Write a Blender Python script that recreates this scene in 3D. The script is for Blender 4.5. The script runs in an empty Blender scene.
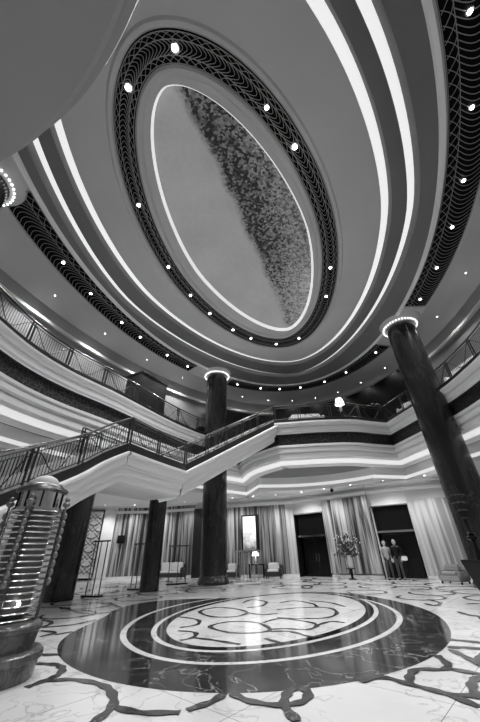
import bpy, bmesh, math, random
from mathutils import Vector, Matrix
S = bpy.context.scene
COL = S.collection
PI = math.pi
random.seed(7)
# ------------------------------------------------------------------ scene
S.view_settings.view_transform = 'Standard'
S.view_settings.look = 'None'
S.view_settings.gamma = 1
S.view_settings.exposure = 0.0
S.view_settings.use_curve_mapping = False
cam_d = bpy.data.cameras.new('camera'); cam = bpy.data.objects.new('camera', cam_d); COL.objects.link(cam)
cam_d.sensor_fit = 'VERTICAL'; cam_d.sensor_height = 36; cam_d.lens = 15.065; cam_d.clip_end = 300
R_ = Vector((0.92401, 0.38156, -0.02504)); U_ = Vector((0.22383, -0.48662, 0.84445)); B_ = Vector((0.31002, -0.78589, -0.53504))
M_ = Matrix((R_, U_, B_)).transposed().to_4x4(); M_.translation = Vector((3.736, -11.341, 1.6))
cam.matrix_world = M_
S.camera = cam
w = bpy.data.worlds.new('world'); S.world = w; w.use_nodes = True
w.node_tree.nodes['Background'].inputs[0].default_value = (1, 1, 1, 1)
w.node_tree.nodes['Background'].inputs[1].default_value = 0.14

# ------------------------------------------------------------------ materials
MATS = {}
def g(v): return (v, v, v, 1)
def mat(name, c, rough=.6, metal=0, emit=0, bump=0, bscale=40, var=0, vscale=3, spec=.5, trans=0):
    m = bpy.data.materials.new(name); m.use_nodes = True; nt = m.node_tree; b = nt.nodes['Principled BSDF']
    b.inputs['Base Color'].default_value = g(c); b.inputs['Roughness'].default_value = rough
    b.inputs['Metallic'].default_value = metal; b.inputs['Specular IOR Level'].default_value = spec
    if trans: b.inputs['Transmission Weight'].default_value = trans
    if emit:
        b.inputs['Emission Color'].default_value = (1, 1, 1, 1); b.inputs['Emission Strength'].default_value = emit
    tc = nt.nodes.new('ShaderNodeTexCoord')
    if var:
        n = nt.nodes.new('ShaderNodeTexNoise'); n.inputs['Scale'].default_value = vscale; n.inputs['Detail'].default_value = 5
        nt.links.new(tc.outputs['Object'], n.inputs['Vector'])
        r = nt.nodes.new('ShaderNodeMapRange'); r.inputs[1].default_value = .3; r.inputs[2].default_value = .7
        r.inputs[3].default_value = max(0, c - var); r.inputs[4].default_value = c + var
        nt.links.new(n.outputs['Fac'], r.inputs[0]); nt.links.new(r.outputs[0], b.inputs['Base Color'])
    if bump:
        n = nt.nodes.new('ShaderNodeTexNoise'); n.inputs['Scale'].default_value = bscale
        nt.links.new(tc.outputs['Object'], n.inputs['Vector'])
        bp = nt.nodes.new('ShaderNodeBump'); bp.inputs['Strength'].default_value = bump
        nt.links.new(n.outputs['Fac'], bp.inputs['Height']); nt.links.new(bp.outputs[0], b.inputs['Normal'])
    MATS[name] = m
    return m
def ramp(nt, stops):
    r = nt.nodes.new('ShaderNodeValToRGB'); e = r.color_ramp.elements
    e[0].position, e[0].color = stops[0][0], g(stops[0][1]); e[1].position, e[1].color = stops[-1][0], g(stops[-1][1])
    for p, c in stops[1:-1]:
        x = e.new(p); x.color = g(c)
    return r
def marble(name, stops, scale, rough, warp=1.2, tiles=0, stretch=(1, 1, 1), tone=0, vein_w=.04):
    """veined stone: thin veins = |noise-.5| of a warped noise, mixed with a cloudy tone"""
    m = mat(name, stops[0][1], rough); nt = m.node_tree; b = nt.nodes['Principled BSDF']; N = nt.nodes; Lk = nt.links
    tc = N.new('ShaderNodeTexCoord'); mp = N.new('ShaderNodeMapping'); mp.inputs['Scale'].default_value = stretch
    Lk.new(tc.outputs['Object'], mp.inputs[0])
    n1 = N.new('ShaderNodeTexNoise'); n1.inputs['Scale'].default_value = scale; n1.inputs['Detail'].default_value = 6; n1.inputs['Distortion'].default_value = warp
    Lk.new(mp.outputs[0], n1.inputs['Vector'])
    s = N.new('ShaderNodeMath'); s.operation = 'SUBTRACT'; s.inputs[1].default_value = .5; Lk.new(n1.outputs['Fac'], s.inputs[0])
    a = N.new('ShaderNodeMath'); a.operation = 'ABSOLUTE'; Lk.new(s.outputs[0], a.inputs[0])
    r = ramp(nt, [(0, stops[1][1]), (vein_w, stops[0][1]), (1, stops[0][1])]); Lk.new(a.outputs[0], r.inputs[0])
    n2 = N.new('ShaderNodeTexNoise'); n2.inputs['Scale'].default_value = scale * .45; n2.inputs['Detail'].default_value = 4
    Lk.new(mp.outputs[0], n2.inputs['Vector'])
    mr = N.new('ShaderNodeMapRange'); mr.inputs[1].default_value = .3; mr.inputs[2].default_value = .7; mr.inputs[3].default_value = 1 - tone; mr.inputs[4].default_value = 1 + tone
    Lk.new(n2.outputs['Fac'], mr.inputs[0])
    mx = N.new('ShaderNodeMix'); mx.data_type = 'RGBA'; mx.blend_type = 'MULTIPLY'; mx.inputs[0].default_value = 1
    Lk.new(r.outputs[0], mx.inputs[6]); Lk.new(mr.outputs[0], mx.inputs[7]); last = mx.outputs[2]
    if tiles:
        br = N.new('ShaderNodeTexBrick'); br.offset = 0; br.inputs['Color1'].default_value = g(1); br.inputs['Color2'].default_value = g(.93)
        br.inputs['Mortar'].default_value = g(.35); br.inputs['Scale'].default_value = 1; br.inputs['Mortar Size'].default_value = .006
        br.inputs['Brick Width'].default_value = tiles; br.inputs['Row Height'].default_value = tiles
        rt = N.new('ShaderNodeMapping'); rt.inputs['Rotation'].default_value = (0, 0, .35); Lk.new(tc.outputs['Object'], rt.inputs[0]); Lk.new(rt.outputs[0], br.inputs['Vector'])
        m2 = N.new('ShaderNodeMix'); m2.data_type = 'RGBA'; m2.blend_type = 'MULTIPLY'; m2.inputs[0].default_value = 1
        Lk.new(last, m2.inputs[6]); Lk.new(br.outputs['Color'], m2.inputs[7]); last = m2.outputs[2]
    Lk.new(last, b.inputs['Base Color'])
    return m
def wood(name, lo, hi, sc=1.6):
    m = mat(name, lo, .38); nt = m.node_tree; N = nt.nodes; Lk = nt.links; b = N['Principled BSDF']
    tc = N.new('ShaderNodeTexCoord'); mp = N.new('ShaderNodeMapping'); mp.inputs['Scale'].default_value = (1, 1, .03); Lk.new(tc.outputs['Object'], mp.inputs[0])
    n1 = N.new('ShaderNodeTexNoise'); n1.inputs['Scale'].default_value = sc * 1.3; n1.inputs['Detail'].default_value = 3; n1.inputs['Distortion'].default_value = .12; Lk.new(mp.outputs[0], n1.inputs['Vector'])
    n2 = N.new('ShaderNodeTexNoise'); n2.inputs['Scale'].default_value = sc * 7; n2.inputs['Detail'].default_value = 6; Lk.new(mp.outputs[0], n2.inputs['Vector'])
    ad = N.new('ShaderNodeMix'); ad.inputs[0].default_value = .16; Lk.new(n1.outputs['Fac'], ad.inputs[2]); Lk.new(n2.outputs['Fac'], ad.inputs[3])
    r = ramp(nt, [(.36, lo), (.45, hi * .55), (.5, lo * 1.2), (.58, hi), (.66, lo * 2)]); Lk.new(ad.outputs[0], r.inputs[0]); Lk.new(r.outputs[0], b.inputs['Base Color'])
    return m
mat('plaster', .82, .55, bump=.05, bscale=20, var=.02, vscale=.4)
mat('ceiling_paint', .52, .7, var=.03, vscale=.25)
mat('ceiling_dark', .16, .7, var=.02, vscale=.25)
mat('upper_wall', .32, .7, var=.04, vscale=.5)
mat('soffit', .30, .8, var=.02, vscale=.5)
mat('cove_light', .3, .6, emit=.78)
mat('cove_low', .4, .6, emit=.65)
mat('dome_light', .8, .6, emit=.6)
mat('bulb', 1, .5, emit=14)
mat('bulb_soft', 1, .5, emit=2.5)
mat('added_cornice_glow', .9, .5, emit=.9)  # added glow for the upper cornice, not a known fitting
mat('screen_glass', .35, .25, emit=.16, var=.15, vscale=2.5)
mat('grille_back', .003, .9, spec=.1)
mat('grille_wire', .27, .45, metal=.3)
mat('black', .005, .6, spec=.2)
mat('black_gloss', .006, .25, spec=.3)
mat('bronze', .10, .3, metal=.8)
mat('steel', .75, .18, metal=1)
mat('rail_metal', .08, .3, metal=.8)
mat('rail_dark', .015, .35, metal=.5)
mat('stringer', .014, .35, var=.006, vscale=4)
mat('white_fabric', .75, .8, bump=.2, bscale=60)
mat('grey_fabric', .30, .8, bump=.2, bscale=60)
mat('dark_fabric', .05, .8, bump=.2, bscale=60)
mat('skin', .35, .55, var=.02)
mat('hair', .015, .6, bump=.3)
mat('ceramic', .6, .2)
mat('petal', .55, .6, var=.15, vscale=8)
mat('leaf', .05, .6, var=.03, vscale=8)
m = mat('glass_bright', .2, .2, emit=1.0); nt = m.node_tree; N = nt.nodes; Lk = nt.links
tc = N.new('ShaderNodeTexCoord'); sp = N.new('ShaderNodeSeparateXYZ'); Lk.new(tc.outputs['Object'], sp.inputs[0])
nz = N.new('ShaderNodeTexNoise'); nz.inputs['Scale'].default_value = 2.6; nz.inputs['Detail'].default_value = 6; Lk.new(tc.outputs['Object'], nz.inputs['Vector'])
ma = N.new('ShaderNodeMath'); ma.operation = 'MULTIPLY_ADD'; ma.inputs[1].default_value = 2.2; Lk.new(nz.outputs['Fac'], ma.inputs[0]); Lk.new(sp.outputs[2], ma.inputs[2])
mr = N.new('ShaderNodeMapRange'); mr.inputs[1].default_value = 2.9; mr.inputs[2].default_value = 4.4; mr.inputs[3].default_value = .02; mr.inputs[4].default_value = 1.3
Lk.new(ma.outputs[0], mr.inputs[0]); Lk.new(mr.outputs[0], N['Principled BSDF'].inputs['Emission Strength'])
mat('lamp_shade', .95, .6, emit=2.2)
mat('lens', .9, .1, emit=.6)
mat('frosted_metal', .22, .4, metal=.6, bump=.3, bscale=90)
marble('marble_light', [(0, .66), (1, .46)], 1.1, .13, tiles=1.9, tone=.13, vein_w=.02)
marble('marble_dark', [(0, .028), (1, .22)], .9, .11, tone=.5, vein_w=.009)
marble('marble_ribbon', [(0, .045), (1, .12)], 3, .15, tone=.5, vein_w=.03)
marble('marble_black', [(0, .008), (1, .03)], 2, .08, tone=.3)
marble('column_marble', [(0, .016), (1, .035)], 1.3, .22, warp=1.2, tone=.8, stretch=(1, 1, .3), vein_w=.02)
marble('plinth_marble', [(0, .07), (1, .13)], 3.0, .22, warp=2, tone=.6, vein_w=.04)
wood('veneer', .02, .55)
wood('veneer_pale', .16, .62, 1.1)
# mosaic dome: small tesserae, with light and shade painted in across the dome
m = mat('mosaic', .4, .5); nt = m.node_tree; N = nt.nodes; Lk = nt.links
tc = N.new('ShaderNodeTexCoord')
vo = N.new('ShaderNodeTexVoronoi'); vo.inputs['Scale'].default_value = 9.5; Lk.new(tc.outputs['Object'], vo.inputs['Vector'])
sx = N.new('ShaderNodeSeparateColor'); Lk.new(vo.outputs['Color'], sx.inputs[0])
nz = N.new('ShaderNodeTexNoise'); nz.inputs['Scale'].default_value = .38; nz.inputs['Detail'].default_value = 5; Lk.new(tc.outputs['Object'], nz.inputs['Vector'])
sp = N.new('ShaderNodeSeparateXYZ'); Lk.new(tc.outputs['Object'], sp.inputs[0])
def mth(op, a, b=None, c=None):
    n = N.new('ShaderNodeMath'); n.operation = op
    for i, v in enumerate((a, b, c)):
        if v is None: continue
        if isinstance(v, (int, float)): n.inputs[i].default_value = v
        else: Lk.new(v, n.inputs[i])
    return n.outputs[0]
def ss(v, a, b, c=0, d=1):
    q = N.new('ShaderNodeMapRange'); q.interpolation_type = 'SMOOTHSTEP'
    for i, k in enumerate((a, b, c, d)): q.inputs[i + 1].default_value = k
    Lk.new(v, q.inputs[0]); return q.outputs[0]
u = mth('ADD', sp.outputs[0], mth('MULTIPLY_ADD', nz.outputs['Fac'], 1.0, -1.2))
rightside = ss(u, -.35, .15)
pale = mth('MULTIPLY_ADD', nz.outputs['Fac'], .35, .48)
dark = mth('MULTIPLY_ADD', ss(u, .1, 2.6), .30, mth('MULTIPLY_ADD', ss(sp.outputs[1], -1.5, 4.5), .32, .05))  # dark seam brightening outward and to the far end: shading put into the colour
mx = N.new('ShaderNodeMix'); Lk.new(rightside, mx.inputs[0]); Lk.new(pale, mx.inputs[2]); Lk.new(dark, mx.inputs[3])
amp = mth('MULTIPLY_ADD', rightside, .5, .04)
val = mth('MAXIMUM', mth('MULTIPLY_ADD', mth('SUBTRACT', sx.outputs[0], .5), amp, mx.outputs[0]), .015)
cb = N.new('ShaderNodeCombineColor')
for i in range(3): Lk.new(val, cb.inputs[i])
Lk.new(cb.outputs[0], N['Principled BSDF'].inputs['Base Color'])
# frieze: rows of small embossed squares
m = mat('frieze', .02, .4); nt = m.node_tree; N = nt.nodes; Lk = nt.links
tc = N.new('ShaderNodeTexCoord')
ck = N.new('ShaderNodeTexVoronoi'); ck.inputs['Scale'].default_value = 5; ck.feature = 'DISTANCE_TO_EDGE'; Lk.new(tc.outputs['Object'], ck.inputs['Vector'])
r = ramp(nt, [(0, .10), (.08, .015), (1, .01)]); Lk.new(ck.outputs['Distance'], r.inputs[0]); Lk.new(r.outputs[0], N['Principled BSDF'].inputs['Base Color'])

# ------------------------------------------------------------------ object helpers
def obj(name, bm, mats, parent=None, smooth=False, loc=None):
    me = bpy.data.meshes.new(name); bmesh.ops.recalc_face_normals(bm, faces=bm.faces[:]) if not getattr(bm, '_keep', 0) else None
    bm.to_mesh(me); bm.free()
    if isinstance(mats, str): mats = [mats]
    for k in mats: me.materials.append(MATS[k])
    if smooth:
        for p in me.polygons: p.use_smooth = True
        me.set_sharp_from_angle(angle=math.radians(40))
    o = bpy.data.objects.new(name, me); COL.objects.link(o)
    if parent is not None: o.parent = parent
    if loc is not None: o.location = loc
    return o
def tag(o, label, cat, group=None):
    o['label'] = label; o['category'] = cat
    if group: o['group'] = group
    return o
def struct(o):
    o['kind'] = 'structure'; return o
def thing(name, label, cat, loc=(0, 0, 0), rz=0, group=None):
    o = bpy.data.objects.new(name, None); COL.objects.link(o); o.location = loc; o.rotation_euler = (0, 0, rz); o.empty_display_size = .2
    return tag(o, label, cat, group)
def dup(root, loc, rz, label=None):
    def cp(o, par):
        c = o.copy(); COL.objects.link(c); c.parent = par
        for ch in [x for x in kids.get(o.name, [])]: cp(ch, c)
        return c
    kids = {}
    for x in COL.objects:
        if x.parent: kids.setdefault(x.parent.name, []).append(x)
    r = cp(root, None); r.location = loc; r.rotation_euler = (0, 0, rz)
    if label: r['label'] = label
    return r
def BM(): return bmesh.new()
def box(bm, x0, x1, y0, y1, z0, z1, mi=0, rot=0, c=(0, 0)):
    vs = []
    for x, y, z in [(x0, y0, z0), (x1, y0, z0), (x1, y1, z0), (x0, y1, z0), (x0, y0, z1), (x1, y0, z1), (x1, y1, z1), (x0, y1, z1)]:
        if rot: x, y = x * math.cos(rot) - y * math.sin(rot), x * math.sin(rot) + y * math.cos(rot)
        vs.append(bm.verts.new((x + c[0], y + c[1], z)))
    for f in [(3, 2, 1, 0), (4, 5, 6, 7), (0, 1, 5, 4), (1, 2, 6, 5), (2, 3, 7, 6), (3, 0, 4, 7)]:
        bm.faces.new([vs[i] for i in f]).material_index = mi
def bar(bm, p, q, r=.02, n=6, r2=None, mi=0):
    p = Vector(p); q = Vector(q); d = q - p
    if d.length < 1e-6: return
    d.normalize(); a = d.orthogonal().normalized(); b = d.cross(a); r2 = r if r2 is None else r2
    A = [bm.verts.new(p + r * (math.cos(2 * PI * i / n) * a + math.sin(2 * PI * i / n) * b)) for i in range(n)]
    B = [bm.verts.new(q + r2 * (math.cos(2 * PI * i / n) * a + math.sin(2 * PI * i / n) * b)) for i in range(n)]
    for i in range(n): bm.faces.new((A[i], A[(i + 1) % n], B[(i + 1) % n], B[i])).material_index = mi
    bm.faces.new(A[::-1]).material_index = mi; bm.faces.new(B).material_index = mi
def tube(bm, pts, r=.03, n=8, closed=False, mi=0, sx=1, sz=1):
    pts = [Vector(p) for p in pts]; rings = []; m_ = len(pts)
    for i, p in enumerate(pts):
        a = pts[(i - 1) % m_] if (closed or i) else p; b = pts[(i + 1) % m_] if (closed or i < m_ - 1) else p
        d = (b - a).normalized(); up = Vector((0, 0, 1))
        if abs(d.z) > .95: up = Vector((0, 1, 0))
        s = d.cross(up).normalized(); u = s.cross(d)
        rr = r[i] if isinstance(r, (list, tuple)) else r
        rings.append([bm.verts.new(p + rr * (sx * math.cos(2 * PI * k / n) * s + sz * math.sin(2 * PI * k / n) * u)) for k in range(n)])
    for i in range(m_ if closed else m_ - 1):
        A, B = rings[i], rings[(i + 1) % m_]
        for k in range(n): bm.faces.new((A[k], A[(k + 1) % n], B[(k + 1) % n], B[k])).material_index = mi
    if not closed: bm.faces.new(rings[0][::-1]).material_index = mi; bm.faces.new(rings[-1]).material_index = mi
def lathe(bm, prof, n=32, c=(0, 0), mi=0, cap=True):
    rings = [[bm.verts.new((c[0] + r * math.cos(2 * PI * k / n), c[1] + r * math.sin(2 * PI * k / n), z)) for k in range(n)] for r, z in prof]
    for A, B in zip(rings, rings[1:]):
        for k in range(n): bm.faces.new((A[k], A[(k + 1) % n], B[(k + 1) % n], B[k])).material_index = mi
    if cap: bm.faces.new(rings[0][::-1]).material_index = mi; bm.faces.new(rings[-1]).material_index = mi
def ball(bm, c, r, sc=(1, 1, 1), u=10, v=7, mi=0):
    b0 = len(bm.faces)
    res_ = bmesh.ops.create_uvsphere(bm, u_segments=u, v_segments=v, radius=r)
    for x in res_['verts']: x.co = Vector((x.co.x * sc[0] + c[0], x.co.y * sc[1] + c[1], x.co.z * sc[2] + c[2]))
    bm.faces.ensure_lookup_table()
    for f in bm.faces[b0:]: f.material_index = mi
def strip(bm, A, B, mi=0, closed=True):
    """faces between two equal-length rings of bm verts"""
    n = len(A)
    for i in range(n if closed else n - 1):
        j = (i + 1) % n
        bm.faces.new((A[i], A[j], B[j], B[i])).material_index = mi
def vring(bm, pts): return [bm.verts.new(p) for p in pts]
def chaikin(P, k=2, closed=False, keep=()):
    for _ in range(k):
        Q = [] if closed else [P[0]]
        n = len(P)
        for i in range(n if closed else n - 1):
            a, b = P[i], P[(i + 1) % n]
            q = tuple(.75 * u + .25 * v for u, v in zip(a, b)); r = tuple(.25 * u + .75 * v for u, v in zip(a, b))
            Q += [q, r]
        if not closed: Q.append(P[-1])
        P = Q
    return P
def catmull(P, n=6, closed=False):
    out = []; m_ = len(P)
    for i in range(m_ if closed else m_ - 1):
        p0 = P[(i - 1) % m_] if (closed or i) else P[0]; p1 = P[i]; p2 = P[(i + 1) % m_]
        p3 = P[(i + 2) % m_] if (closed or i + 2 < m_) else P[-1]
        for k in range(n):
            t = k / n
            out.append(tuple(.5 * (2 * b + (c - a) * t + (2 * a - 5 * b + 4 * c - d) * t * t + (3 * b - a - 3 * c + d) * t ** 3) for a, b, c, d in zip(p0, p1, p2, p3)))
    if not closed: out.append(P[-1])
    return out
def offs(path, d, closed=False):
    """offset a plan path to its right-hand side by d (mitred)"""
    n = len(path); out = []
    for i in range(n):
        p = path[i]; a = path[(i - 1) % n] if (closed or i) else None; b = path[(i + 1) % n] if (closed or i < n - 1) else None
        ns = []
        for u, v in ((a, p), (p, b)):
            if u is None or v is None: continue
            dx, dy = v[0] - u[0], v[1] - u[1]; l = math.hypot(dx, dy) or 1; ns.append((dy / l, -dx / l))
        if len(ns) == 1: nx, ny = ns[0]; k = 1
        else:
            nx, ny = ns[0][0] + ns[1][0], ns[0][1] + ns[1][1]; l = math.hypot(nx, ny) or 1; nx /= l; ny /= l
            k = 1 / max(.5, nx * ns[0][0] + ny * ns[0][1])
        z = p[2] if len(p) > 2 else 0
        out.append((p[0] + nx * d * k, p[1] + ny * d * k, z))
    return out
def sweep(bm, path, prof, closed=False):
    """prof: list of (offset, dz, material index of the face that follows)"""
    rings = [vring(bm, [(x, y, z + dz) for x, y, z in offs(path, o, closed)]) for o, dz, mi in prof]
    for k in range(len(rings) - 1): strip(bm, rings[k], rings[k + 1], prof[k][2], closed)
def resample(path, step):
    P = [Vector(p) for p in path]; L = [0]
    for a, b in zip(P, P[1:]): L.append(L[-1] + (b - a).length)
    n = max(1, round(L[-1] / step)); out = []; j = 0
    for k in range(n + 1):
        s = L[-1] * k / n
        while j < len(P) - 2 and L[j + 1] < s: j += 1
        t = (s - L[j]) / max(1e-9, L[j + 1] - L[j]); out.append(P[j].lerp(P[j + 1], min(1, max(0, t))))
    return out
class SE:
    def __init__(s, a, b, m, ox=0, oy=0, rt=0): s.v = (a, b, m, ox, oy, rt)
    def pt(s, t, d=0):
        a, b, m, ox, oy, rt = s.v
        def f(t):
            c, q = math.cos(t), math.sin(t)
            k = (abs(c) ** m + abs(q) ** m) ** (-1 / m)
            x, y = a * c * k, b * q * k
            return (x * math.cos(rt) - y * math.sin(rt) + ox, x * math.sin(rt) + y * math.cos(rt) + oy)
        x, y = f(t)
        if d:
            p, q = f(t - .01), f(t + .01); dx, dy = q[0] - p[0], q[1] - p[1]; l = math.hypot(dx, dy); x += dy / l * d; y -= dx / l * d
        return x, y
    def ring(s, z, d=0, n=144, t0=0, t1=2 * PI, end=False):
        k = n + 1 if end else n
        return [(*s.pt(t0 + (t1 - t0) * i / n, d), z) for i in range(k)]

RIB=[[(-1.63, -6.48), (-1.2, -6.26), (-0.62, -6.3), (-0.24, -6.49), (0.1, -6.85), (0.2, -7.24), (0.22, -7.54)], [(0.11, -6.85), (0.55, -6.89), (1.02, -6.74)], [(-1.61, -6.72), (-1.6, -6.42), (-1.63, -6.15), (-1.83, -5.9), (-2.15, -5.77), (-2.55, -5.83)], [(-4.46, -4.22), (-4.48, -3.79), (-5.1, -3.71)], [(-4.28, -3.96), (-4.1, -3.58)], [(-7.87, -0.38), (-6.38, -1.19), (-5.4, -0.99), (-5.73, 0.02), (-7.05, 0.79), (-8.0, 0.35)], [(-5.47, -3.42), (-4.87, -2.87), (-4.76, -2.1)], [(1.07, -6.66), (1.25, -6.33), (1.28, -6.02)], [(1.38, -6.03), (1.7, -6.19), (2.1, -6.19), (2.34, -5.99), (2.34, -5.69), (2.17, -5.6), (2.09, -5.84), (2.16, -6.2), (2.39, -6.53)], [(2.96, -5.09), (3.26, -4.83), (3.61, -5.01), (4.03, -5.24), (4.32, -5.54)], [(4.03, -5.24), (4.4, -5.19)], [(3.61, -5.01), (3.63, -4.67), (3.75, -4.32), (4.12, -4.21), (4.22, -3.92), (4.12, -3.44)], [(4.13, -4.11), (4.58, -4.3), (4.79, -4.45)], [(4.39, -2.98), (4.57, -3.43), (4.69, -3.79), (4.96, -4.23)], [(4.37, -2.84), (4.61, -2.77), (5.05, -2.8)], [(4.5, -2.18), (5.0, -2.3)], [(4.38, -5.29), (4.37, -4.89), (4.48, -4.54), (4.7, -4.31)], [(5.22, 1.36), (5.36, 0.9), (5.61, 0.65)], [(4.5, 2.82), (4.75, 2.42), (4.98, 3.13), (4.68, 3.83)], [(-2.61, -5.26), (-3.01, -5.38), (-3.79, -5.22)]]
INS=[[(-0.92, -2.2), (-0.68, -1.48), (0.09, -1.44), (0.69, -2.17), (0.49, -2.55), (-0.13, -2.7), (-0.92, -2.2)], [(0.25, -1.4), (0.54, -0.76), (1.35, -1.01), (1.69, -1.45), (1.55, -1.96), (1.01, -1.98), (0.64, -2.18)], [(0.01, 0.7), (0.65, 1.23), (1.5, 1.4), (1.93, 0.52), (1.77, -0.34), (1.08, -0.64), (0.41, -0.64)], [(-1.48, -2.82), (-0.95, -2.91), (-0.75, -3.37), (-0.89, -3.68)], [(-2.55, -1.12), (-1.73, -1.42), (-1.38, -2.05), (-1.63, -2.49)], [(0.75, -2.37), (1.21, -2.26), (1.75, -2.63), (2.01, -2.47)], [(0.85, -3.04), (1.26, -3.29), (1.46, -3.24)], [(1.69, -1.45), (1.93, -0.88), (2.31, -0.93)], [(-1.1, 0.9), (-0.74, 1.42), (-0.92, 2.39), (-1.64, 2.83), (-1.69, 1.99)], [(-0.32, 2.22), (0.09, 2.82), (0.86, 2.18), (1.15, 1.54)], [(-2.33, -0.17), (-2.21, 0.69), (-1.43, 0.62), (-0.74, -0.03), (-0.84, -0.75), (-1.52, -0.9), (-2.33, -0.17)], [(-0.75, -3.37), (-0.14, -3.48), (0.52, -3.65)], [(0.64, 2.91), (1.43, 2.52), (2.04, 1.71)], [(-0.74, -0.03), (-0.17, -0.27), (0.23, -0.01)]]
MEDAL=[(4.675, -0.2), (4.648, 0.287), (4.592, 0.773), (4.501, 1.256), (4.371, 1.735), (4.201, 2.206), (3.991, 2.667), (3.746, 3.12), (3.47, 3.57), (3.162, 4.018), (2.816, 4.463), (2.422, 4.892), (1.969, 5.278), (1.455, 5.584), (0.887, 5.769), (0.291, 5.801), (-0.3, 5.664), (-0.849, 5.373), (-1.328, 4.966), (-1.727, 4.505), (-2.062, 4.054), (-2.366, 3.666), (-2.685, 3.37), (-3.057, 3.16), (-3.501, 3.001), (-4.008, 2.843), (-4.54, 2.633), (-5.039, 2.333), (-5.447, 1.932), (-5.715, 1.443), (-5.823, 0.899), (-5.782, 0.34), (-5.625, -0.2), (-5.402, -0.702), (-5.159, -1.167), (-4.932, -1.605), (-4.733, -2.036), (-4.557, -2.475), (-4.383, -2.928), (-4.188, -3.391), (-3.951, -3.851), (-3.659, -4.293), (-3.309, -4.704), (-2.906, -5.075), (-2.454, -5.401), (-1.962, -5.68), (-1.435, -5.907), (-0.879, -6.075), (-0.3, -6.174), (0.29, -6.194), (0.879, -6.127), (1.451, -5.972), (1.992, -5.733), (2.49, -5.42), (2.939, -5.047), (3.333, -4.627), (3.672, -4.172), (3.957, -3.694), (4.189, -3.2), (4.37, -2.696), (4.503, -2.19), (4.595, -1.685), (4.65, -1.185), (4.675, -0.69)]

# ------------------------------------------------------------------ curves of the hall (metres, origin under the dome)
A3 = SE(3.159, 7.398, 1.72, 0.455, -1.305, -0.03)
A2 = SE(3.879, 8.046, 1.84, 0.311, -1.242, 0)
A1 = SE(4.617, 9.018, 1.89, 0.329, -1.044, 0)
C1 = SE(6.705, 11.673, 1.77, 0.473, -1.314, 0.01)
C2 = SE(7.956, 13.293, 1.71, 0.338, -1.008, 0.03)
L1 = SE(9.108, 14.616, 1.97, 0.491, -0.297, 0.04)
UP = SE(12.78, 20.34, 2.0, 0.374, -1.134, 0)
F1 = SE(5.04, 5.98, 2.07, -.34, -.19, .2)
F2 = SE(3.79, 5.21, 1.88, -.15, .21, .06)
F3 = SE(3.02, 4.91, 1.92, 0, .63, -.04)
ZCAP = 15.01

# ------------------------------------------------------------------ main ceiling
bm = BM()
seq = [(A3.ring(15.352, -.02), 1), (A3.ring(15.118, .07), 0), (A2.ring(15.064, -.34), 0), (A2.ring(14.938, -.26), 0), (A2.ring(14.938, -.1), 0), (A2.ring(15.028, -.02), 2),
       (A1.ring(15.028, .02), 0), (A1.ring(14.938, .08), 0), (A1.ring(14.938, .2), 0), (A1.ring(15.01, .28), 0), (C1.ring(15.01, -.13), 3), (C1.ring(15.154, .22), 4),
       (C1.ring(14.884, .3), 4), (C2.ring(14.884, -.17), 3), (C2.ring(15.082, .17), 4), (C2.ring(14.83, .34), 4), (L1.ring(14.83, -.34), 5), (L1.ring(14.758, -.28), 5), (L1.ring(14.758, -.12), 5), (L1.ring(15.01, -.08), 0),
       (L1.ring(15.01, 1.48), 0), (L1.ring(14.974, 1.54), 0), (L1.ring(14.974, 1.62), 0), (L1.ring(15.01, 1.68), 0), (UP.ring(15.01, .3), 0)]
prev = None
for pts, mi in seq:
    r = vring(bm, pts)
    if prev: strip(bm, prev[0], r, prev[1])
    prev = (r, mi)
struct(obj('ceiling', bm, ['ceiling_paint', 'dome_light', 'grille_back', 'cove_light', 'ceiling_dark', 'plaster'], smooth=True))
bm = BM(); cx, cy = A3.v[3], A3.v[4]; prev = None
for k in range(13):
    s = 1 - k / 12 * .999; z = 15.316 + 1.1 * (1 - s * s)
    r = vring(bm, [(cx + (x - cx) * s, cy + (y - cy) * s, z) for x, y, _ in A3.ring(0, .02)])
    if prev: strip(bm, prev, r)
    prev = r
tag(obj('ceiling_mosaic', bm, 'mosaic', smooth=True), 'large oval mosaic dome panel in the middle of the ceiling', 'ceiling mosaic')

# metal grilles: curved flat wires over a dark back
def ribbon(bm, P, wdt=.028, mi=0):
    """P: list of points; flat ribbon in plan, 12 mm deep"""
    A = []; B = []
    for i, p in enumerate(P):
        a = P[max(0, i - 1)]; b = P[min(len(P) - 1, i + 1)]; dx, dy = b[0] - a[0], b[1] - a[1]; l = math.hypot(dx, dy) or 1
        nx, ny = dy / l * wdt / 2, -dx / l * wdt / 2
        A.append((bm.verts.new((p[0] + nx, p[1] + ny, p[2])), bm.verts.new((p[0] + nx, p[1] + ny, p[2] + .012))))
        B.append((bm.verts.new((p[0] - nx, p[1] - ny, p[2])), bm.verts.new((p[0] - nx, p[1] - ny, p[2] + .012))))
    for i in range(len(P) - 1):
        for q in ((A[i][0], A[i + 1][0], B[i + 1][0], B[i][0]), (A[i][0], A[i][1], A[i + 1][1], A[i + 1][0]), (B[i][0], B[i + 1][0], B[i + 1][1], B[i][1])):
            bm.faces.new(q).material_index = mi
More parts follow.
